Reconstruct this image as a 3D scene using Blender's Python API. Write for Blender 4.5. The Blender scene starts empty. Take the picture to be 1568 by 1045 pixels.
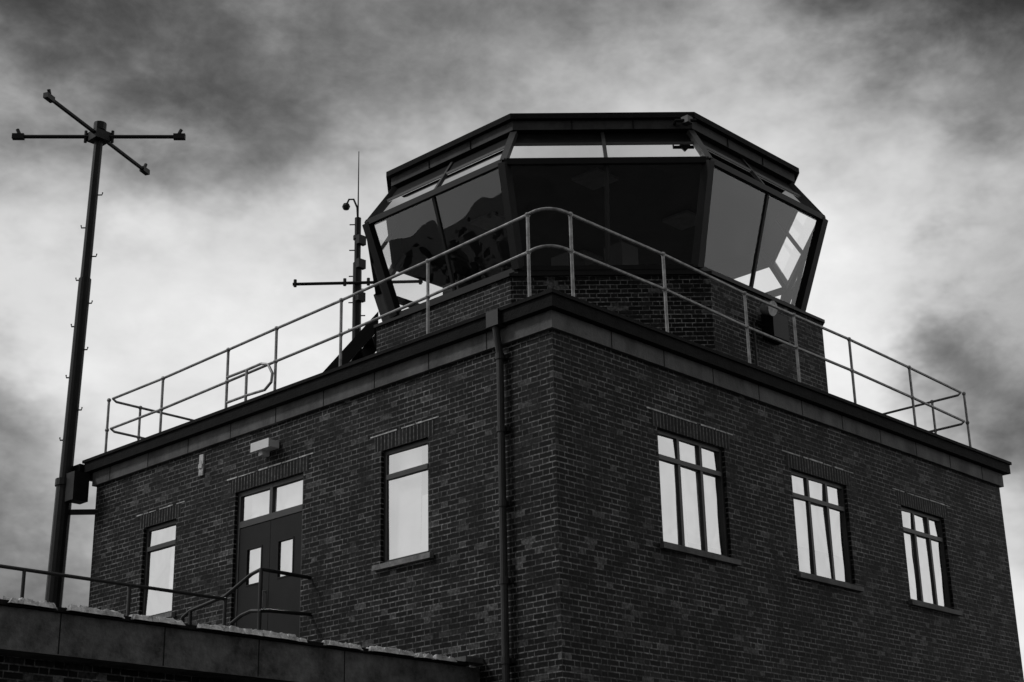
import bpy, math, random
from mathutils import Vector, Matrix
random.seed(7)
rad=math.radians
# ------------------------------------------------------------------ camera
YAW,PITCH,ROLL=rad(43.33),rad(19.931),rad(-1.261)
CAM=Vector((-14.537,-12.997,1.6))
F=Vector((math.cos(YAW)*math.cos(PITCH),math.sin(YAW)*math.cos(PITCH),math.sin(PITCH)))
R0=Vector((math.sin(YAW),-math.cos(YAW),0)); U0=R0.cross(F)
R=R0*math.cos(ROLL)+U0*math.sin(ROLL); U=U0*math.cos(ROLL)-R0*math.sin(ROLL)
sc=bpy.context.scene
cd=bpy.data.cameras.new("camera"); cam=bpy.data.objects.new("camera",cd); sc.collection.objects.link(cam)
cam.matrix_world=Matrix((( R.x,U.x,-F.x,CAM.x),(R.y,U.y,-F.y,CAM.y),(R.z,U.z,-F.z,CAM.z),(0,0,0,1)))
cd.sensor_width=36; cd.lens=56.28; cd.clip_end=3000; sc.camera=cam
# ------------------------------------------------------------------ materials
def newmat(name):
    m=bpy.data.materials.new(name); m.use_nodes=True
    nt=m.node_tree; b=nt.nodes["Principled BSDF"]; return m,nt,b
def g(v): return (v,v,v,1)
def simple(name,lo,hi=None,rough=.6,metal=0.,scale=3.,bump=0.,bscale=40.,stretch=(1,1,1),spec=.5):
    m,nt,b=newmat(name); hi=lo if hi is None else hi
    tc=nt.nodes.new("ShaderNodeTexCoord"); mp=nt.nodes.new("ShaderNodeMapping"); mp.inputs["Scale"].default_value=stretch
    nt.links.new(tc.outputs["Object"],mp.inputs[0])
    n=nt.nodes.new("ShaderNodeTexNoise"); n.inputs["Scale"].default_value=scale; n.inputs["Detail"].default_value=5; n.inputs["Roughness"].default_value=.7
    nt.links.new(mp.outputs[0],n.inputs["Vector"])
    r=nt.nodes.new("ShaderNodeValToRGB"); r.color_ramp.elements[0].position=.35; r.color_ramp.elements[1].position=.68
    r.color_ramp.elements[0].color=g(lo); r.color_ramp.elements[1].color=g(hi)
    nt.links.new(n.outputs["Fac"],r.inputs[0]); nt.links.new(r.outputs[0],b.inputs["Base Color"])
    b.inputs["Roughness"].default_value=rough; b.inputs["Metallic"].default_value=metal; b.inputs["Specular IOR Level"].default_value=spec
    if bump:
        n2=nt.nodes.new("ShaderNodeTexNoise"); n2.inputs["Scale"].default_value=bscale; n2.inputs["Detail"].default_value=4
        nt.links.new(tc.outputs["Object"],n2.inputs["Vector"])
        bu=nt.nodes.new("ShaderNodeBump"); bu.inputs["Strength"].default_value=bump; bu.inputs["Distance"].default_value=.02
        nt.links.new(n2.outputs["Fac"],bu.inputs["Height"]); nt.links.new(bu.outputs[0],b.inputs["Normal"])
    return m
def brick(name,period=.3375,stretcher=.215,shift=.5,lo=.0015,hi=.013,mortar=.11,flemish=True,light=6.,mlo=.25,mhi=2.3):
    m,nt,b=newmat(name); N=nt.nodes; L=nt.links
    def mth(op,a,b_=None,c=None):
        n=N.new("ShaderNodeMath"); n.operation=op
        for i,v in enumerate((a,b_,c)):
            if v is None: continue
            if isinstance(v,(int,float)): n.inputs[i].default_value=v
            else: L.new(v,n.inputs[i])
        return n.outputs[0]
    uv=N.new("ShaderNodeUVMap"); uv.uv_map="UVMap"
    nz=N.new("ShaderNodeTexNoise"); nz.inputs["Scale"].default_value=8.; nz.inputs["Detail"].default_value=3
    L.new(uv.outputs[0],nz.inputs["Vector"])
    s1=N.new("ShaderNodeVectorMath"); s1.operation='SUBTRACT'; L.new(nz.outputs["Color"],s1.inputs[0]); s1.inputs[1].default_value=(.5,.5,.5)
    s2=N.new("ShaderNodeVectorMath"); s2.operation='SCALE'; L.new(s1.outputs[0],s2.inputs[0]); s2.inputs["Scale"].default_value=.009
    s3=N.new("ShaderNodeVectorMath"); s3.operation='ADD'; L.new(uv.outputs[0],s3.inputs[0]); L.new(s2.outputs[0],s3.inputs[1])
    sp=N.new("ShaderNodeSeparateXYZ"); L.new(s3.outputs[0],sp.inputs[0]); u,v=sp.outputs[0],sp.outputs[1]
    rv=mth('DIVIDE',v,.075); row=mth('FLOOR',rv); fv=mth('MULTIPLY',mth('FRACT',rv),.075)
    par=mth('MODULO',mth('ABSOLUTE',row),2.)
    uu=mth('ADD',mth('DIVIDE',u,period),mth('MULTIPLY',par,shift))
    col=mth('FLOOR',uu); fu=mth('MULTIPLY',mth('FRACT',uu),period)
    ishead=mth('GREATER_THAN',fu,stretcher+.01) if flemish else mth('MULTIPLY',fu,0.)
    def box(x,a,c):
        w=.002
        p=mth('MULTIPLY',mth('SUBTRACT',x,a),1/w); q=mth('MULTIPLY',mth('SUBTRACT',c,x),1/w)
        n=N.new("ShaderNodeClamp"); L.new(mth('MINIMUM',p,q),n.inputs[0]); return n.outputs[0]
    mv=box(fv,.007,.068)
    if flemish: mu=mth('MAXIMUM',box(fu,.005,stretcher+.005),box(fu,stretcher+.015,period-.005))
    else: mu=box(fu,.005,period-.005)
    mask=mth('MULTIPLY',mv,mu)
    cid=N.new("ShaderNodeCombineXYZ"); L.new(col,cid.inputs[0]); L.new(row,cid.inputs[1]); L.new(ishead,cid.inputs[2])
    wn=N.new("ShaderNodeTexWhiteNoise"); wn.noise_dimensions='3D'; L.new(cid.outputs[0],wn.inputs["Vector"])
    rp=N.new("ShaderNodeValToRGB"); e=rp.color_ramp.elements
    e[0].position=0; e[0].color=g(lo); e[1].position=1; e[1].color=g(hi*light)
    x=e.new(.5); x.color=g(lo*.6+hi*.4); x=e.new(.9); x.color=g(hi*1.3)
    L.new(wn.outputs["Value"],rp.inputs[0])
    n2=N.new("ShaderNodeTexNoise"); n2.inputs["Scale"].default_value=.8; n2.inputs["Detail"].default_value=5; n2.inputs["Roughness"].default_value=.7
    L.new(uv.outputs[0],n2.inputs["Vector"])
    r2=N.new("ShaderNodeMapRange"); L.new(n2.outputs["Fac"],r2.inputs[0]); r2.inputs[1].default_value=.32; r2.inputs[2].default_value=.7; r2.inputs[3].default_value=.45; r2.inputs[4].default_value=1.9
    n3=N.new("ShaderNodeTexNoise"); n3.inputs["Scale"].default_value=24; n3.inputs["Detail"].default_value=4; L.new(uv.outputs[0],n3.inputs["Vector"])
    r3=N.new("ShaderNodeMapRange"); L.new(n3.outputs["Fac"],r3.inputs[0]); r3.inputs[1].default_value=.36; r3.inputs[2].default_value=.66; r3.inputs[3].default_value=.5; r3.inputs[4].default_value=1.6
    f=mth('MULTIPLY',r2.outputs[0],r3.outputs[0])
    nm=N.new("ShaderNodeTexNoise"); nm.inputs["Scale"].default_value=2.2; nm.inputs["Detail"].default_value=5; nm.inputs["Roughness"].default_value=.75; L.new(uv.outputs[0],nm.inputs["Vector"])
    rm=N.new("ShaderNodeMapRange"); L.new(nm.outputs["Fac"],rm.inputs[0]); rm.inputs[1].default_value=.38; rm.inputs[2].default_value=.68; rm.inputs[3].default_value=mlo; rm.inputs[4].default_value=mhi
    mm=mth('MULTIPLY',mth('MULTIPLY',r3.outputs[0],rm.outputs[0]),mortar)
    mix=N.new("ShaderNodeMix"); mix.data_type='FLOAT'; L.new(mask,mix.inputs[0]); L.new(mm,mix.inputs[2]); L.new(mth('MULTIPLY',rp.outputs[0],f),mix.inputs[3])
    cc=N.new("ShaderNodeCombineXYZ")
    for i in range(3): L.new(mix.outputs[0],cc.inputs[i])
    L.new(cc.outputs[0],b.inputs["Base Color"]); b.inputs["Roughness"].default_value=.65; b.inputs["Specular IOR Level"].default_value=.14
    h=mth('ADD',mth('MULTIPLY',mask,mth('ADD',.3,mth('MULTIPLY',wn.outputs["Value"],.7))),mth('MULTIPLY',n3.outputs["Fac"],.3))
    bu=N.new("ShaderNodeBump"); bu.inputs["Strength"].default_value=.9; bu.inputs["Distance"].default_value=.018
    L.new(h,bu.inputs["Height"]); L.new(bu.outputs[0],b.inputs["Normal"])
    return m
BR=brick("brick_flemish"); SO=brick("brick_soldier",period=.225,stretcher=.215,shift=0.,lo=.002,hi=.01,mortar=.13,flemish=False,light=1.5,mlo=.8,mhi=1.3)
CONC=simple("concrete",.06,.16,.85,scale=2.2,bump=.4,stretch=(1,1,.5))
CONCD=simple("concrete_sooty",.025,.15,.85,scale=3,bump=.7,bscale=22)
FASC=simple("cab_fascia_paint",.03,.065,.7,scale=3,spec=.3)
FELT=simple("roof_felt",.004,.012,.8,scale=5,bump=.5,spec=.15)
FRAME=simple("window_frame_grey",.02,.04,.5)
DARK=simple("dark_metal",.003,.007,.5,spec=.2)
MASTM=simple("mast_metal",.005,.014,.55,scale=6,spec=.25)
GALV=simple("galvanised_steel",.16,.42,.45,metal=.3,scale=9)
PIPE=simple("painted_pipe",.01,.028,.5,spec=.4)
DOORM=simple("door_paint",.007,.013,.6,scale=2,spec=.2)
WHITE=simple("white_plastic",.75,.85,.4)
SILL=simple("sill_stone",.12,.28,.8,scale=8)
MOSS=simple("lichen_and_gravel",.25,.8,.9,scale=9)
INT=simple("interior_dark",.007,.013,.8)
PANEL=simple("ceiling_panel",.12,.2,.7)
BLIND=simple("roller_blind",.7,.75,.8)
def backface_fresnel(N,L):
    geo=N.new("ShaderNodeNewGeometry"); ma=N.new("ShaderNodeMath"); ma.operation='MULTIPLY_ADD'; ma.inputs[1].default_value=1/1.5-1.5; ma.inputs[2].default_value=1.5
    L.new(geo.outputs["Backfacing"],ma.inputs[0]); fr=N.new("ShaderNodeFresnel"); L.new(ma.outputs[0],fr.inputs[0]); return geo,fr
def glass_mat(name,tint,mul,add,front_only=False,wav=0.,gcol=.97):
    m=bpy.data.materials.new(name); m.use_nodes=True; nt=m.node_tree; nt.nodes.clear(); N=nt.nodes;L=nt.links
    o=N.new("ShaderNodeOutputMaterial"); mx=N.new("ShaderNodeMixShader"); t=N.new("ShaderNodeBsdfTransparent"); t.inputs[0].default_value=g(tint)
    gl=N.new("ShaderNodeBsdfGlossy"); gl.inputs["Roughness"].default_value=.005; gl.inputs[0].default_value=g(gcol)
    geo,fr=backface_fresnel(N,L)
    ma=N.new("ShaderNodeMath"); ma.operation='MULTIPLY_ADD'; ma.use_clamp=True; ma.inputs[1].default_value=mul; L.new(fr.outputs[0],ma.inputs[0])
    if front_only:
        k=N.new("ShaderNodeMath"); k.operation='MULTIPLY_ADD'; k.inputs[1].default_value=-add; k.inputs[2].default_value=add; L.new(geo.outputs["Backfacing"],k.inputs[0]); L.new(k.outputs[0],ma.inputs[2])
    else: ma.inputs[2].default_value=add
    if wav:
        tc=N.new("ShaderNodeTexCoord"); n=N.new("ShaderNodeTexNoise"); n.inputs["Scale"].default_value=1.1; n.inputs["Detail"].default_value=1; L.new(tc.outputs["Object"],n.inputs["Vector"])
        bu=N.new("ShaderNodeBump"); bu.inputs["Strength"].default_value=wav; bu.inputs["Distance"].default_value=.08; L.new(n.outputs["Fac"],bu.inputs["Height"]); L.new(bu.outputs[0],gl.inputs["Normal"])
    L.new(ma.outputs[0],mx.inputs[0]); L.new(t.outputs[0],mx.inputs[1]); L.new(gl.outputs[0],mx.inputs[2]); L.new(mx.outputs[0],o.inputs[0]); return m
GLASS=glass_mat("cab_glass",.96,1.7,0.,wav=.12); CLER=glass_mat("clerestory_glass",.85,1.,.78,True)
PANE=glass_mat("reflective_window_glass",.9,1.,.62,True,.8)
# ------------------------------------------------------------------ mesh helper
class MB:
    def __init__(s): s.v=[];s.f=[];s.uv=[];s.m=[];s.mats=[];s.sm=[]
    def mi(s,m):
        if m not in s.mats: s.mats.append(m)
        return s.mats.index(m)
    def face(s,pts,mat,uvs=None,smooth=False):
        i=len(s.v); s.v+= [tuple(p) for p in pts]; s.f.append(tuple(range(i,i+len(pts)))); s.m.append(s.mi(mat)); s.sm.append(smooth)
        s.uv+= list(uvs) if uvs else [(p[0]+p[1],p[2]) for p in pts]
    def hexa(s,a,b,mat):
        a=[Vector(p) for p in a]; b=[Vector(p) for p in b]; n=len(a)
        s.face(a[::-1],mat); s.face(b,mat)
        for i in range(n):
            j=(i+1)%n; s.face([a[i],a[j],b[j],b[i]],mat)
    def box(s,x0,x1,y0,y1,z0,z1,mat):
        s.hexa([(x0,y0,z0),(x1,y0,z0),(x1,y1,z0),(x0,y1,z0)],[(x0,y0,z1),(x1,y0,z1),(x1,y1,z1),(x0,y1,z1)],mat)
    def tube(s,path,r,mat,n=10,closed=False,square=False):
        P=[Vector(p) for p in path]; k=len(P); rs=r if isinstance(r,(list,tuple)) else [r]*k
        if square: n=4
        rings=[];nrm=None
        for i in range(k):
            if closed: t=(P[(i+1)%k]-P[i-1]).normalized()
            else: t=(P[min(i+1,k-1)]-P[max(i-1,0)]).normalized()
            if nrm is None:
                up=Vector((0,0,1)) if abs(t.z)<.9 else Vector((1,0,0)); nrm=(up-t*up.dot(t)).normalized()
            else: nrm=(nrm-t*nrm.dot(t)).normalized()
            bn=t.cross(nrm); o=math.pi/4 if square else 0
            q=rs[i]*(1.414 if square else 1)
            rings.append([P[i]+(nrm*math.cos(o+2*math.pi*a/n)+bn*math.sin(o+2*math.pi*a/n))*q for a in range(n)])
        for i in range(k if closed else k-1):
            A=rings[i];B=rings[(i+1)%k]
            for a in range(n):
                c=(a+1)%n; s.face([A[a],A[c],B[c],B[a]],mat,smooth=not square)
        if not closed: s.face(rings[0][::-1],mat); s.face(rings[-1],mat)
    def ball(s,c,r,mat,n=8):
        c=Vector(c)
        for i in range(n//2):
            for j in range(n):
                def p(a,b_): th=math.pi*a/(n//2); ph=2*math.pi*b_/n; return c+Vector((math.sin(th)*math.cos(ph),math.sin(th)*math.sin(ph),math.cos(th)))*r
                s.face([p(i,j),p(i+1,j),p(i+1,j+1),p(i,j+1)],mat,smooth=True)
    def obj(s,name,parent=None):
        me=bpy.data.meshes.new(name); me.from_pydata(s.v,[],s.f)
        for m in s.mats: me.materials.append(m)
        me.polygons.foreach_set("material_index",s.m); me.polygons.foreach_set("use_smooth",s.sm)
        ul=me.uv_layers.new(name="UVMap"); ul.data.foreach_set("uv",[c for p in s.uv for c in p]); me.update()
        o=bpy.data.objects.new(name,me); sc.collection.objects.link(o); o.parent=parent; return o
def empty(name):
    o=bpy.data.objects.new(name,None); sc.collection.objects.link(o); o.empty_display_size=.3; return o
class Fr:
    def __init__(s,O,du,n): s.O=Vector(O);s.u=Vector(du);s.n=Vector(n)
    def p(s,u,z,d=0): return s.O+s.u*u+s.n*d+Vector((0,0,z))
    def box(s,mb,u0,u1,z0,z1,d0,d1,mat):
        mb.hexa([s.p(u0,z0,d0),s.p(u1,z0,d0),s.p(u1,z0,d1),s.p(u0,z0,d1)],[s.p(u0,z1,d0),s.p(u1,z1,d0),s.p(u1,z1,d1),s.p(u0,z1,d1)],mat)
def wall(mb,fr,length,z0,z1,ops,mat,depth=.11,uo=0):
    us=sorted({0,length,*[o[0] for o in ops],*[o[1] for o in ops]}); zs=sorted({z0,z1,*[o[2] for o in ops],*[o[3] for o in ops]})
    for i in range(len(us)-1):
        for j in range(len(zs)-1):
            a,b_,c,d=us[i],us[i+1],zs[j],zs[j+1]; mu,mz=(a+b_)/2,(c+d)/2
            if any(o[0]<mu<o[1] and o[2]<mz<o[3] for o in ops): continue
            mb.face([fr.p(a,c),fr.p(b_,c),fr.p(b_,d),fr.p(a,d)],mat,[(a+uo,c),(b_+uo,c),(b_+uo,d),(a+uo,d)])
    for (a,b_,c,d) in ops:
        D=-depth
        mb.face([fr.p(a,c),fr.p(a,d),fr.p(a,d,D),fr.p(a,c,D)],mat,[(0+uo,c),(0+uo,d),(.11+uo,d),(.11+uo,c)])
        mb.face([fr.p(b_,c),fr.p(b_,d),fr.p(b_,d,D),fr.p(b_,c,D)],mat,[(0+uo,c),(0+uo,d),(.11+uo,d),(.11+uo,c)])
        mb.face([fr.p(a,d),fr.p(b_,d),fr.p(b_,d,D),fr.p(a,d,D)],mat,[(a,d),(b_,d),(b_,d+.1),(a,d+.1)])
        mb.face([fr.p(a,c),fr.p(b_,c),fr.p(b_,c,D),fr.p(a,c,D)],mat,[(a,c),(b_,c),(b_,c+.1),(a,c+.1)])
# ------------------------------------------------------------------ dimensions (metres)
LL,LR,zB,zC0,zC1=10.65,12.02,8.82,9.06,9.28
W1=[8.22,9.13,6.28,7.81]; W2=[2.34,3.3,6.25,7.88]; DR=[5.02,6.67,5.04,7.93]
RW=[[2.1,3.63,6.3,7.92],[5.3,6.82,6.33,7.93],[8.44,9.84,6.31,7.89]]
PIPEY,AY,AZ=.86,1.4,4.62
# ------------------------------------------------------------------ control tower
tower=empty("control_tower")
fl=Fr((0,0,0),(0,1,0),(-1,0,0)); fR=Fr((0,0,0),(1,0,0),(0,-1,0)); fb=Fr((0,LL,0),(1,0,0),(0,1,0)); fe=Fr((LR,0,0),(0,1,0),(1,0,0))
mb=MB()
wall(mb,fl,LL,0,zB,[W1,W2,DR],BR,uo=.11); wall(mb,fR,LR,0,zB,RW,BR)
wall(mb,fb,LR,0,zB,[],BR); wall(mb,fe,LL,0,zB,[],BR)
mb.obj("brick_walls",tower)
mb=MB()
def lintel(fr,w,ext=.12,h=.225,line=True):
    a,b_,z=w[0]-ext,w[1]+ext,w[3]
    p=[fr.p(a,z+.002,.004),fr.p(b_,z+.002,.004),fr.p(b_,z+h,.004),fr.p(a,z+h,.004)]
    mb.face(p,SO,[(0.005,a),(0.005,b_),(.22,b_),(.22,a)])
    if line:
        u=a-.1
        while u<b_+.08:
            l=random.uniform(.1,.5); fr.box(mb,u,min(u+l,b_+.1),z+h+.005,z+h+random.uniform(.016,.028),0.001,.012,MOSS); u+=l+random.choice((.004,.03,.1))
for w in (W1,W2,DR): lintel(fl,w)
for w in RW: lintel(fR,w)
for w in (W1,W2): fl.box(mb,w[0]-.1,w[1]+.1,w[2]-.075,w[2]-.002,-.1,.07,SILL)
for w in RW: fR.box(mb,w[0]-.08,w[1]+.12,w[2]-.075,w[2]-.002,-.1,.07,CONC)
mb.obj("lintels_and_sills",tower)
mb=MB(); mg=MB(); mr=MB()
def room(fr,w,blind):
    u0,u1,z0,z1=w; a,b_,c,d=u0-.6,u1+.6,z0-.8,z1+.3; e,f_=-.13,-2.2
    P=fr.p
    mr.face([P(a,c,f_),P(b_,c,f_),P(b_,d,f_),P(a,d,f_)],INT)
    for q in (((a,c),(b_,c)),((b_,c),(b_,d)),((b_,d),(a,d)),((a,d),(a,c))):
        (x,y),(x2,y2)=q; mr.face([P(x,y,e),P(x2,y2,e),P(x2,y2,f_),P(x,y,f_)],INT)
    for (s0,s1,t0,t1) in blind:
        A,B=u0+(u1-u0)*s0,u0+(u1-u0)*s1; C,D=z0+(z1-z0)*t0,z0+(z1-z0)*t1
        mr.face([P(A,C,-.17),P(B,C,-.17),P(B,D,-.2),P(A,D,-.2)],BLIND)
def window(fr,w,cols,top,fw,blind):
    u0,u1,z0,z1=w; D0,D1=-.11,-.055
    zt=z1-(z1-z0)*top
    for a,b_ in ((u0,u0+fw),(u1-fw,u1)): fr.box(mb,a,b_,z0,z1,D0,D1,FRAME)
    fr.box(mb,u0+fw,u1-fw,z0,z0+fw,D0,D1-.002,FRAME); fr.box(mb,u0+fw,u1-fw,z1-fw,z1,D0,D1-.002,FRAME)
    fr.box(mb,u0+fw,u1-fw,zt-fw*.6,zt+fw*.6,D0,D1+.012,FRAME)
    for i in range(1,cols):
        c=u0+(u1-u0)*i/cols; fr.box(mb,c-fw*.5,c+fw*.5,z0+fw,z1-fw,D0,D1+.004,FRAME)
    for i in range(cols):
        a=u0+(u1-u0)*i/cols; b_=u0+(u1-u0)*(i+1)/cols
        for c,d in ((z0,zt),(zt,z1)):
            k=random.uniform(-.01,.01); k2=random.uniform(-.01,.01)
            pts=[fr.p(a,c,-.085+k+k2),fr.p(b_,c,-.085-k+k2),fr.p(b_,d,-.085-k-k2),fr.p(a,d,-.085+k-k2)]
            if (pts[1]-pts[0]).cross(pts[3]-pts[0]).dot(fr.n)<0: pts=pts[::-1]
            mg.face(pts,PANE)
    room(fr,w,blind)
window(fl,W1,1,.24,.06,[(0,.4,.3,1)]); window(fl,W2,1,.24,.06,[(.35,1,0,1),(0,.35,0,.55)])
window(fR,RW[0],3,.24,.055,[(0,.5,0,.8),(.5,1,.1,1)]); window(fR,RW[1],3,.24,.055,[(0,1,.3,1)]); window(fR,RW[2],3,.24,.055,[(.4,1,0,1)])
u0,u1,z0,z1=DR; zt=z1-.52
for a,b_ in ((u0,u0+.07),(u1-.07,u1),((u0+u1)/2-.035,(u0+u1)/2+.035)): fl.box(mb,a,b_,zt if b_<u1-.01 and a>u0+.01 else z0,z1,-.11,-.05,FRAME)
fl.box(mb,u0+.07,u1-.07,z1-.07,z1,-.11,-.052,FRAME); fl.box(mb,u0+.07,u1-.07,zt-.05,zt+.05,-.11,-.048,FRAME)
mg.face([fl.p(u0,zt,-.09),fl.p(u0,z1,-.09),fl.p(u1,z1,-.09),fl.p(u1,zt,-.09)],PANE)
um=(u0+u1)/2
for a,b_ in ((u0+.075,um-.004),(um+.004,u1-.075)):
    c=(a+b_)/2; hw=.19; q0,q1=zt-.98,zt-.4
    for s in ((a,c-hw,z0,zt-.055),(c+hw,b_,z0,zt-.055),(c-hw,c+hw,z0,q0),(c-hw,c+hw,q1,zt-.055)): fl.box(mb,*s,-.1,-.06,DOORM)
    mg.face([fl.p(c-hw,q0,-.08),fl.p(c-hw,q1,-.08),fl.p(c+hw,q1,-.08),fl.p(c+hw,q0,-.08)],PANE)
    for e_ in ((c-hw,c-hw+.02,q0,q1),(c+hw-.02,c+hw,q0,q1),(c-hw+.02,c+hw-.02,q0,q0+.02),(c-hw+.02,c+hw-.02,q1-.02,q1)): fl.box(mb,*e_,-.079,-.052,DARK)
    fl.box(mb,c-.3,c+.3,z0+.1,z0+.3,-.059,-.055,PIPE)
room(fl,DR,[(.1,.9,.1,1)])
mb.tube([fl.p(um+.08,z0+1.0,-.06),fl.p(um+.08,z0+1.0,-.01),fl.p(um+.08,z0+1.25,-.01),fl.p(um+.08,z0+1.25,-.06)],.012,GALV,6)
mb.obj("window_and_door_frames",tower); mg.obj("window_panes",tower); mr.obj("room_interiors",tower)
# parapet
mb=MB()
def ring(mb,o0,o1,z0,z1,mat):
    X0,X1,Y0,Y1=-o0,LR+o0,-o0,LL+o0
    mb.box(X0,X1,Y0,o1,z0,z1,mat); mb.box(X0,X1,LL-o1,Y1,z0,z1,mat); mb.box(X0,o1,o1,LL-o1,z0,z1,mat); mb.box(LR-o1,X1,o1,LL-o1,z0,z1,mat)
ring(mb,.06,.3,zB,zC0,CONC)
ring(mb,.17,.35,zC0,zC1-.05,FELT); ring(mb,.2,.37,zC1-.05,zC1,FELT)
for i in range(1,12):
    for fr,l in ((fl,LL),(fR,LR)):
        u=i*1.13
        if u<l-.3: fr.box(mb,u-.008,u+.008,zB+.003,zC0-.003,.05,.063,FELT)
mb.box(.2,LR-.2,.2,LL-.2,zC1-.28,zC1-.2,FELT)
mb.box(-.24,.2,LL+.2,LL+.42,zC0-.05,zC1-.06,FELT)
mb.obj("parapet_and_roof",tower)
mb=MB()
x=-.09; mb.tube([(x,PIPEY,0),(x,PIPEY,zB-.15),(x-.03,PIPEY,zB),(x-.08,PIPEY,zC0+.05)],.05,PIPE,12)
for k in range(9):
    z=.6+k*1.0; mb.tube([(x,PIPEY,z),(x,PIPEY,z+.08)],.064,PIPE,12); mb.box(-.05,0,PIPEY-.09,PIPEY+.09,z+.01,z+.07,PIPE)
mb.box(-.23,-.02,PIPEY-.11,PIPEY+.11,zC0-.02,zC0+.2,PIPE)
mb.obj("downpipe",tower)
mb=MB(); mb.box(-.2,0.0,5.62,6.02,8.42,8.53,WHITE); mb.box(-.22,-.2,5.6,6.04,8.40,8.54,WHITE); mb.box(-.14,0.0,5.85,5.94,8.34,8.42,WHITE); mb.obj("security_light",tower)
mb=MB(); mb.box(-.03,0,7.52,7.63,8.38,8.73,MOSS); mb.box(-.05,-.03,7.53,7.62,8.5,8.57,MOSS); mb.obj("vent",tower)
# ------------------------------------------------------------------ cab
CX,CY=6.83,5.09
def oc(w,z,k): a=rad(22.5+45*k); r=w/2/math.cos(rad(22.5)); return Vector((CX+r*math.cos(a),CY+r*math.sin(a),z))
mb=MB(); zd=zC1-.25
for k in range(8):
    a,b_=oc(7.83,zd,k),oc(7.83,zd,k+1); L_=(b_-a).length; t=Vector((0,0,11.4-zd)); u=k*3.24
    mb.face([a,b_,b_+t,a+t],BR,[(u,zd),(u+L_,zd),(u+L_,11.4),(u,11.4)])
mb.obj("cab_brick_base",tower)
mb=MB()
def oring(w0,z0,w1,z1,mat):
    for k in range(8): mb.face([oc(w0,z0,k),oc(w0,z0,k+1),oc(w1,z1,k+1),oc(w1,z1,k)],mat)
oring(7.83,11.4,7.93,11.4,DARK);oring(7.93,11.4,7.93,11.45,DARK);oring(7.93,11.45,7.2,11.6,DARK);oring(7.2,11.6,7.2,11.68,DARK);oring(7.2,11.68,7.0,11.68,DARK)
mb.face([oc(7.2,11.52,k) for k in range(8)],INT)
GB,TR,CT=(7.14,11.68),(8.17,13.37),(7.2,14.14)
def lerp(A,B,t): return (A[0]+(B[0]-A[0])*t,A[1]+(B[1]-A[1])*t)
for k in range(8):
    mb.tube([oc(*GB,k),oc(*TR,k)],.075,DARK,square=True); mb.tube([oc(*TR,k),oc(*CT,k)],.06,FRAME,square=True)
    m0=oc(*GB,k).lerp(oc(*GB,k+1),.5); m1=oc(*TR,k).lerp(oc(*TR,k+1),.5); m2=oc(*CT,k).lerp(oc(*CT,k+1),.5)
    mb.tube([m0,m1],.028,DARK,square=True); mb.tube([m1,m2],.03,FRAME,square=True)
    mb.tube([oc(*TR,k),oc(*TR,k+1)],.055,DARK,square=True)
    mb.tube([oc(*GB,k),oc(*GB,k+1)],.04,DARK,square=True)
c1=lerp(TR,CT,.62)
oring(*c1,*CT,DARK)  # dark strip standing in for the eave's shade on the upper clerestory
for k in range(8): mb.tube([oc(*c1,k),oc(*c1,k+1)],.022,FRAME,square=True)
mb.obj("cab_frame",tower)
mb=MB()
for k in range(8): mb.face([oc(*GB,k),oc(*GB,k+1),oc(*TR,k+1),oc(*TR,k)],GLASS)
mb.obj("cab_glass",tower)
mb=MB()
for k in range(8): mb.face([oc(*TR,k),oc(*TR,k+1),oc(*c1,k+1),oc(*c1,k)],CLER)
mb.obj("cab_clerestory_glass",tower)
mb=MB()
mb.face([oc(7.36,14.18,k) for k in range(8)],INT)
oring(7.2,14.14,7.36,14.18,DARK)
oring(7.36,14.18,7.36,14.35,FASC); oring(7.36,14.35,7.54,14.35,FELT); oring(7.54,14.35,7.54,14.45,FELT)
mb.face([oc(7.54,14.45,k) for k in range(8)],FELT)
for k in range(8):
    for t in (.33,.67):
        a=oc(7.38,14.18,k).lerp(oc(7.38,14.18,k+1),t); mb.tube([a+Vector((0,0,.005)),a+Vector((0,0,.165))],.008,FELT,6)
mb.obj("cab_roof",tower)
mb=MB()
for k in range(8):
    a,b_=oc(5.6,11.52,k),oc(5.6,11.52,k+1); c,d=oc(4.4,11.52,k+1),oc(4.4,11.52,k); t=Vector((0,0,.45))
    mb.hexa([a,b_,c,d],[a+t,b_+t,c+t,d+t],INT)
for (x,y) in ((-1.3,-1.3),(1.3,-1.3),(-1.3,1.3),(1.3,1.3)): mb.box(CX+x-.3,CX+x+.3,CY+y-.3,CY+y+.3,14.11,14.16,PANEL)
for k,(dx,dy) in enumerate(((-2.3,1.2),(-2.2,.2),(-1.4,-1.9),(.2,-2.4),(1.3,-2.2),(-2.0,-1.2))):
    x,y=CX+dx,CY+dy; h=(.55,.4,.6,.35,.5,.45)[k]; mb.box(x-.22,x+.22,y-.2,y+.2,11.97,11.97+h,DARK); mb.tube([(x,y,11.97+h),(x,y,12.2+h)],.02,DARK,6)
mb.obj("cab_interior",tower)
mb=MB(); qx,qz=6.79,10.85
mb.box(qx-.22,qx+.22,CY-4.15,CY-3.91,qz-.22,qz+.22,DARK); mb.tube([(qx-.35,CY-4.05,qz+.25),(qx-.35,CY-4.25,qz+.2)],[.09,.13],GALV,12)
mb.tube([(qx-.22,CY-3.95,qz),(qx-.5,CY-3.95,qz),(qx-.5,CY-3.95,zd)],.018,PIPE,8)
mb.obj("wall_box",tower)
mb=MB(); a=oc(7.38,14.25,4); b_=oc(7.38,14.25,5); n=Vector((-.707,-.707,0)); p=a.lerp(b_,.9)
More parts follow.
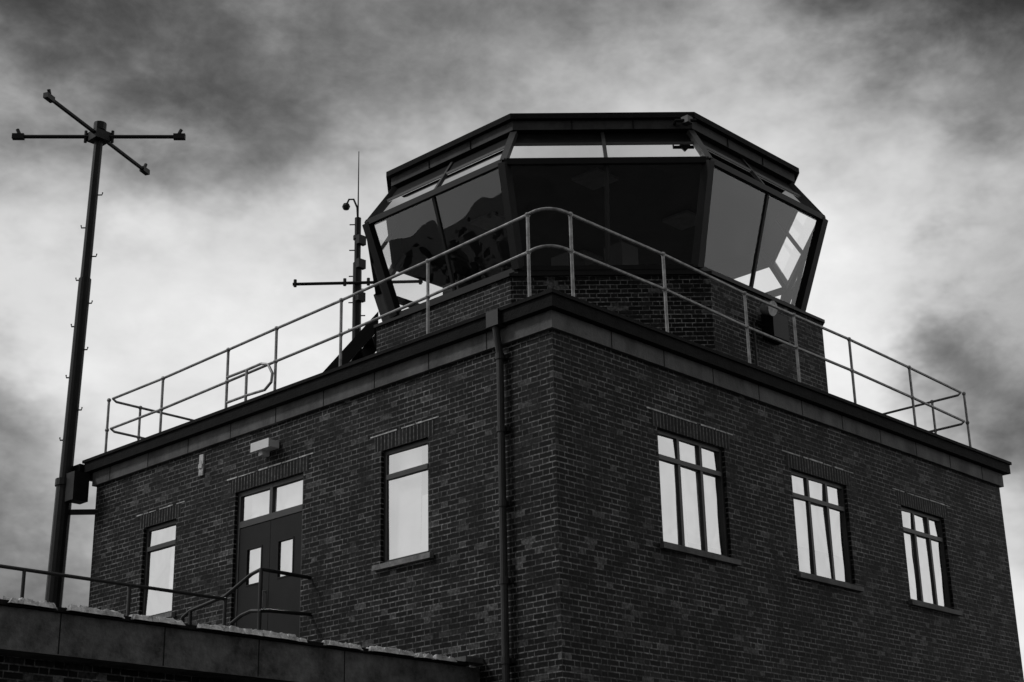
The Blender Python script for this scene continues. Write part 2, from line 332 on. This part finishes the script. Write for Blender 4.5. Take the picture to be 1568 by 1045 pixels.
mb.tube([p+n*.02,p+n*.15,p+n*.15+Vector((.25,-.25,0))],.03,DARK,8); mb.box(p.x-.02,p.x+.12,p.y-.3,p.y-.16,14.2,14.32,FRAME); mb.obj("roof_bracket",tower)
# stair behind the cab
mb=MB(); d=Vector((-.707,.707,0)); s=Vector((.707,.707,0)); st=Vector((3.42,7.24,0))
for off in (0,.85):
    a=st+s*off; b_=a+d*2.3; w_=s*.05
    A0,A1=a+Vector((0,0,11.65)),a+Vector((0,0,12.0)); B0,B1=b_+Vector((0,0,8.95)),b_+Vector((0,0,9.3))
    mb.hexa([A0,B0,B0+w_,A0+w_],[A1,B1,B1+w_,A1+w_],DARK)
for i in range(11):
    a=st+d*(.12+i*.2)+s*.05+Vector((0,0,11.62-i*.235)); mb.hexa([a,a+d*.2,a+d*.2+s*.8,a+s*.8],[v+Vector((0,0,.03)) for v in (a,a+d*.2,a+d*.2+s*.8,a+s*.8)],DARK)
mb.obj("cab_stair",tower)
# landing and steps at the door
mb=MB(); mb.box(-.98,-.003,4.7,6.75,AZ+.002,5.03,CONC)
for i in range(2): mb.box(-.98,-.003,6.752+i*.28,7.03+i*.28,AZ+.002,5.03-.14*(i+1),CONC)
mb.obj("door_landing",tower)
# ------------------------------------------------------------------ roof railing
e=.1
PL=[(0.47,10.63),(2.44,10.58),(4.34,10.52),(5.9,10.49),(7.15,10.46),(8.97,10.42),(10.61,10.39)]
PR=[(0.56,10.66),(2.58,10.66),(4.57,10.59),(5.89,10.58),(7.5,10.57),(9.4,10.52),(11.3,10.46)]
PL=[(y,z-(.03 if 0<i<6 else 0)) for i,(y,z) in enumerate(PL)]
gap=.55
mb=MB(); r=.023; zb=zC1-.02
def post(x,y,z):
    mb.tube([(x,y,zb),(x,y,z)],r,GALV,8); mb.tube([(x,y,zb),(x,y,zb+.06)],.05,GALV,8)
    for q in (z,z-gap): mb.ball((x,y,q),.04,GALV)
for y,z in PL: post(e,y,z)
for x,z in PR: post(x,e,z)
zl,zr=PL[-1][1],PR[-1][1]
for o_ in (0,gap):
    arc=[]; y0=PL[0][0]; x0=PR[0][0]
    for i in range(1,9):
        a=math.pi/2*i/9; arc.append((e+(x0-e)*(1-math.cos(a)),y0-(y0-e)*math.sin(a),PL[0][1]*(1-i/9)+PR[0][1]*i/9+.035*math.sin(math.pi*i/9)-o_))
    mb.tube([(2.6,PL[-1][0],zl-o_),(e+.15,PL[-1][0],zl-o_),(e,PL[-1][0]-.12,zl-o_)]+[(e,y,z-o_) for y,z in PL[::-1][1:]]+arc+[(x,e,z-o_) for x,z in PR[:-1]]+[(PR[-1][0]-.12,e,zr-o_),(PR[-1][0],e+.12,zr-o_),(PR[-1][0],2.6,zr-o_)],r,GALV,8)
for yy in (.75,2.6): post(PR[-1][0],yy,zr)
for xx in (.75,2.6): post(xx,PL[-1][0],zl)
rail=empty("roof_railing"); mb.obj("rails_and_posts",rail)
mb=MB(); H=[(7.04,9.91),(6.53,9.91),(6.16,9.92),(5.98,9.86),(5.87,9.69),(5.89,9.55),(6.05,9.46),(6.51,9.48),(7.02,9.48)]
mb.tube([(.02,a,b_) for a,b_ in H],r,GALV,8); mb.tube([(.02,6.53,9.91),(.02,6.53,zb)],r,GALV,8); mb.obj("ladder_hoop",rail)
# ------------------------------------------------------------------ annex
ann=empty("flat_roof_annex"); mb=MB(); X0=-16; Y1=LL+1.5
mb.box(X0,-.004,AY,Y1,AZ-.42,AZ,CONCD); mb.box(X0,-.25,AY-.05,AY+.2,AZ+.002,AZ+.05,FELT)
mb.box(-.32,-.003,AY-.07,AY+.12,AZ+.051,AZ+.12,CONC)
fa=Fr((X0,AY+.35,0),(1,0,0),(0,-1,0))
wall(mb,fa,-.004-X0,0,AZ-.42,[],BR)
for i in range(12): mb.box(X0+i*1.25,X0+i*1.25+.014,AY-.002,AY+.1,AZ-.41,AZ-.002,FELT)
mb.obj("walls_and_slab",ann)
mb=MB()
for i in range(4600):
    x=random.uniform(X0,-.35)
    if math.sin(x*3.1)+math.sin(x*7.7+1)+math.sin(x*17)*.8+random.uniform(-.8,.8)<-.1: continue
    s_=random.uniform(.015,.06); y=AY-.07+random.uniform(0,.1); B=Vector((x,y,AZ+.02))
    mb.hexa([B+Vector((random.uniform(.6,1)*sx*s_*1.6,random.uniform(.6,1)*sy*s_,0)) for sx,sy in ((-1,-1),(1,-1),(1,1),(-1,1))],[B+Vector((random.uniform(.2,.8)*sx*s_*1.4,random.uniform(.2,.7)*sy*s_,.02+s_*random.uniform(.4,1))) for sx,sy in ((-1,-1),(1,-1),(1,1),(-1,1))],MOSS)
mb.obj("moss_and_gravel",ann)
hr=empty("door_handrail"); mb=MB()
T=[(4.79,6.31),(5.01,6.27),(5.3,6.16),(5.6,6.05),(5.99,6.01),(6.43,5.96),(6.61,5.89),(6.68,5.76)]
B=[(4.76,5.72),(4.98,5.75),(5.2,5.72),(5.42,5.64),(5.49,5.53)]
T3=[(-.9,)+t for t in T]; B3=[(-.9,)+t for t in B]
mb.tube([(0,4.81,6.31),(-.75,4.79,6.31)]+T3,.028,PIPE,8); mb.tube([(0,4.79,5.78),(-.75,4.77,5.74)]+B3,.028,PIPE,8)
mb.tube([T3[0],(-.9,T[0][0],AZ)],.028,PIPE,8); mb.tube([T3[5],(-.9,T[5][0],AZ)],.028,PIPE,8)
mb.obj("handrail",hr)
ar=empty("annex_railing"); mb=MB(); yr,z1=4.89,5.79
for z in (z1,z1-.55): mb.tube([(-15.5,yr,z),(-1.4,yr,z+.05)],.024,PIPE,8)
for i in range(8): mb.tube([(-1.42-i*1.53,yr,AZ),(-1.42-i*1.53,yr,z1+.04)],.024,PIPE,8)
mb.obj("rails",ar)
# ------------------------------------------------------------------ masts
m1=empty("antenna_mast"); mb=MB()
b0=Vector((-.40,11.1,6.79)); t0=Vector((-.19,11.1,15.93))
dz=(t0-b0)/(t0.z-b0.z)
def mp(z): return b0+dz*(z-b0.z)
zj=8.84; zt1=t0.z
mb.tube([mp(0),mp(zj)],.145,MASTM,14); mb.tube([mp(zj),mp(zj+.12)],.17,MASTM,14); mb.tube([mp(zj+.1),mp(zj+(zt1-zj)*.55)],.112,MASTM,14); mb.tube([mp(zj+(zt1-zj)*.55),mp(zt1)],[.09,.08],MASTM,12)
mb.tube([mp(zt1-.15),mp(zt1)],.12,MASTM,12)
side=Vector((math.sin(YAW),-math.cos(YAW),0)); fw=Vector((math.cos(YAW),math.sin(YAW),0))
n=10
for i in range(n):
    z=zj+.9+(zt1-zj-2.0)*i/n+random.uniform(-.12,.12); sgn=1 if i%2 else -1; p=mp(z); mb.tube([p,p+side*sgn*.16,p+side*sgn*.17+Vector((0,0,.05))],.014,MASTM,6)
c=mp(zt1-.28)
def paddle(p,dirv):
    mb.tube([p-dirv*.16,p+dirv*.06],.05,MASTM,square=True); mb.tube([p-dirv*.1-Vector((0,0,.02)),p-dirv*.02+Vector((0,0,.15))],.035,MASTM,6)
v1=(side+fw*.05).normalized()
mb.tube([c-v1*1.6,c+v1*1.6],.038,MASTM,8); paddle(c+v1*1.55,v1); paddle(c-v1*1.55,-v1)
v2=(-fw*3.2-side*1.1).normalized(); c2=c+Vector((0,0,.02))
mb.tube([c2-v2*1.7,c2+v2*1.7],.038,MASTM,8); paddle(c2+v2*1.65,v2); paddle(c2-v2*1.65,-v2)
for v in (v1,-v1): mb.tube([c+v*.25+Vector((0,0,-.12)),c+v*.25+Vector((0,0,.12))],.03,MASTM,8)
mb.box(c.x-.16,c.x+.16,c.y-.16,c.y+.16,c.z-.1,c.z+.08,MASTM)
for z in (zC1-.3,zC1-.9): mb.tube([mp(z),(0.1,LL,z)],.04,MASTM,square=True)
mb.box(mp(8).x-.05,mp(8).x+.25,LL+.05,LL+.3,zC1-.75,zC1-.25,MASTM)
mb.obj("mast",m1)
m2=empty("antenna_mast"); mb=MB()
X,Y,bz_,tp,wp=6.15,11.0,14.37,15.92,17.52
mb.tube([(X,Y,0),(X,Y,bz_+.5)],.095,MASTM,12); mb.tube([(X,Y,bz_+.5),(X,Y,tp)],.07,MASTM,12); mb.tube([(X,Y,tp),(X,Y,wp)],[.018,.009],MASTM,6); mb.tube([(X,Y,tp-.5),(X,Y,tp-.42)],.1,MASTM,12)
c=Vector((X,Y,bz_))-fw*.12; v1=side
mb.tube([c-v1*1.35,c+v1*1.4],.036,MASTM,8)
for k in (-1.3,-.25,.25,1.35): mb.tube([c+v1*k+Vector((0,0,-.06)),c+v1*k+Vector((0,0,.1))],.035,MASTM,8)
for i in range(9):
    z=bz_-1.0+i*.3; sg=1 if i%2 else -1; mb.tube([(X,Y,z),(X+side.x*sg*.18,Y+side.y*sg*.18,z)],.014,MASTM,6)
mb.tube([Vector((X,Y,tp-.1)),Vector((X,Y,tp+.25))-side*.02,Vector((X,Y,tp+.45))-side*.1,Vector((X,Y,tp+.45))-side*.2,Vector((X,Y,tp+.33))-side*.25],.022,MASTM,8)
mb.ball(Vector((X,Y,tp+.28))-side*.26,.09,MASTM)
for z in (bz_+.35,bz_-.4,bz_+.9): mb.box(X-.1,X+.1,Y-.16,Y-.06,z,z+.2,MASTM)
for z in (8.2,7.0): mb.box(X-.04,X+.04,LL,Y,z,z+.08,MASTM)
mb.obj("mast",m2)
# ------------------------------------------------------------------ ground, trees
mb=MB(); GR=simple("ground_grass",.03,.06,.95,scale=.3,bump=.4,bscale=4)
mb.face([(-900,-900,0),(900,-900,0),(900,900,0),(-900,900,0)],GR); mb.obj("ground")
LEAF=simple("foliage",.03,.08,.8,scale=.5); BARK=simple("bark",.04,.08,.9)
mb=MB()
for i in range(70):
    a=rad(95+i*3.5+random.uniform(-1,1)); D=random.uniform(75,110); h=random.uniform(6,12); c=CAM+Vector((math.cos(a)*D,math.sin(a)*D,-1.6))
    mb.tube([c,c+Vector((.2,.1,h*.6))],[.3,.1],BARK,6)
    for j in range(200):
        q=Vector((random.gauss(0,1),random.gauss(0,1),random.gauss(0,1))).normalized()*random.uniform(.5,1)**.5
        lump=1+.3*math.sin(q.x*5+i)*math.sin(q.y*4+q.z*5)
        p=c+Vector((q.x*h*.38*lump,q.y*h*.38*lump,h*.6+q.z*h*.4*lump))
        s_=random.uniform(.3,.7); e1=Vector((random.gauss(0,1),random.gauss(0,1),random.gauss(0,1))).normalized()*s_; e2=e1.orthogonal().normalized()*s_
        mb.face([p-e1,p-e2,p+e1,p+e2],LEAF)
mb.obj("distant_trees")
# ------------------------------------------------------------------ sky
w=bpy.data.worlds.new("World"); sc.world=w; w.use_nodes=True; nt=w.node_tree; N=nt.nodes; L=nt.links
bg=N["Background"]; bg.inputs[1].default_value=.1
SUNAZ,SUNEL=rad(138),rad(42)
sky=N.new("ShaderNodeTexSky"); sky.sky_type='NISHITA'; sky.sun_disc=False; sky.sun_elevation=SUNEL; sky.sun_rotation=math.pi/2-SUNAZ
bw=N.new("ShaderNodeRGBToBW"); L.new(sky.outputs[0],bw.inputs[0])
tc=N.new("ShaderNodeTexCoord")
def vm(op,a,b_=None,s=None):
    n=N.new("ShaderNodeVectorMath"); n.operation=op
    for i,v in enumerate((a,b_)):
        if v is None: continue
        if isinstance(v,tuple): n.inputs[i].default_value=v
        else: L.new(v,n.inputs[i])
    if s is not None: n.inputs["Scale"].default_value=s
    return n
def m_(op,a,b_=None,c=None,cl=False):
    n=N.new("ShaderNodeMath"); n.operation=op; n.use_clamp=cl
    for i,v in enumerate((a,b_,c)):
        if v is None: continue
        if isinstance(v,(int,float)): n.inputs[i].default_value=v
        else: L.new(v,n.inputs[i])
    return n.outputs[0]
dirn=vm('NORMALIZE',tc.outputs["Generated"]).outputs[0]
st=vm('MULTIPLY',dirn,(1,1,1.6)).outputs[0]
def noise(scale,det=8,ro=.55,dist=0,vec=None):
    n=N.new("ShaderNodeTexNoise"); n.inputs["Scale"].default_value=scale; n.inputs["Detail"].default_value=det; n.inputs["Roughness"].default_value=ro; n.inputs["Distortion"].default_value=dist
    L.new(vec or st,n.inputs["Vector"]); return n
wz=noise(8,5,.6); wv=vm('SCALE',vm('SUBTRACT',wz.outputs["Color"],(.5,.5,.5)).outputs[0],s=.2).outputs[0]
wd=vm('NORMALIZE',vm('ADD',dirn,wv).outputs[0]).outputs[0]
def dotd(az,el):
    d=(math.cos(rad(az))*math.cos(rad(el)),math.sin(rad(az))*math.cos(rad(el)),math.sin(rad(el)))
    return vm('DOT_PRODUCT',wd,d).outputs["Value"]
blobs=[(63.5,32,4.4,.95),(57,29.5,3.2,.38),(51.5,29,3.2,.42),(45,34,4.5,.42),(36,35.5,4,.32),(22.5,33,5.0,1.15),(30,34.5,3,.35),(63,10,4.,1.0),(62,17,1.8,.35),(26.5,19.5,1.5,.45),(23.,15.5,3.0,.9),(22,24,2,.45),(225,35,38,.9)]  # last entry: unseen dark cloud behind the camera, added to dim the walls
tot=None
for az,el,sg,am in blobs:
    ex=m_('MULTIPLY',m_('EXPONENT',m_('MULTIPLY',m_('SUBTRACT',dotd(az,el),1.),1/rad(sg)**2)),am)
    tot=ex if tot is None else m_('ADD',tot,ex)
sz=N.new("ShaderNodeSeparateXYZ"); L.new(wd,sz.inputs[0])
bb=m_('DIVIDE',m_('SUBTRACT',sz.outputs[2],.72),.155); band=m_('EXPONENT',m_('MULTIPLY',m_('MULTIPLY',bb,bb),-1.))  # dark overhead band; its part out of view is added to dim the walls
front=m_('EXPONENT',m_('MULTIPLY',m_('SUBTRACT',dotd(43,40),1.),1/.12))
tot=m_('ADD',tot,m_('MULTIPLY',band,m_('ADD',m_('MULTIPLY',front,.75),.3)))
nf=noise(5,6,.6,.3); nf2=noise(16,7,.62,.2)
tex=m_('ADD',m_('MULTIPLY',m_('SUBTRACT',nf.outputs["Fac"],.5),1.2),m_('MULTIPLY',m_('SUBTRACT',nf2.outputs["Fac"],.5),.95))
trans=m_('EXPONENT',m_('MULTIPLY',m_('MULTIPLY',tot,m_('ADD',1.,m_('MULTIPLY',tex,1.6))),-2.0))
val=m_('MULTIPLY',trans,m_('ADD',.96,m_('MULTIPLY',tex,.48)))
val=m_('MAXIMUM',val,.04)
cl=m_('MULTIPLY',val,9.4)
fin=m_('ADD',m_('MULTIPLY',bw.outputs[0],.03),cl)
cc=N.new("ShaderNodeCombineXYZ")
for i in range(3): L.new(fin,cc.inputs[i])
L.new(cc.outputs[0],bg.inputs[0])
sl=bpy.data.lights.new("sun",'SUN'); sl.energy=1.0; sl.angle=rad(10); so=bpy.data.objects.new("sun",sl); sc.collection.objects.link(so)
sd=Vector((math.cos(SUNAZ)*math.cos(SUNEL),math.sin(SUNAZ)*math.cos(SUNEL),math.sin(SUNEL))); so.rotation_euler=sd.to_track_quat('Z','Y').to_euler()
sc.view_settings.view_transform='Standard'; sc.view_settings.look='None'; sc.view_settings.exposure=0
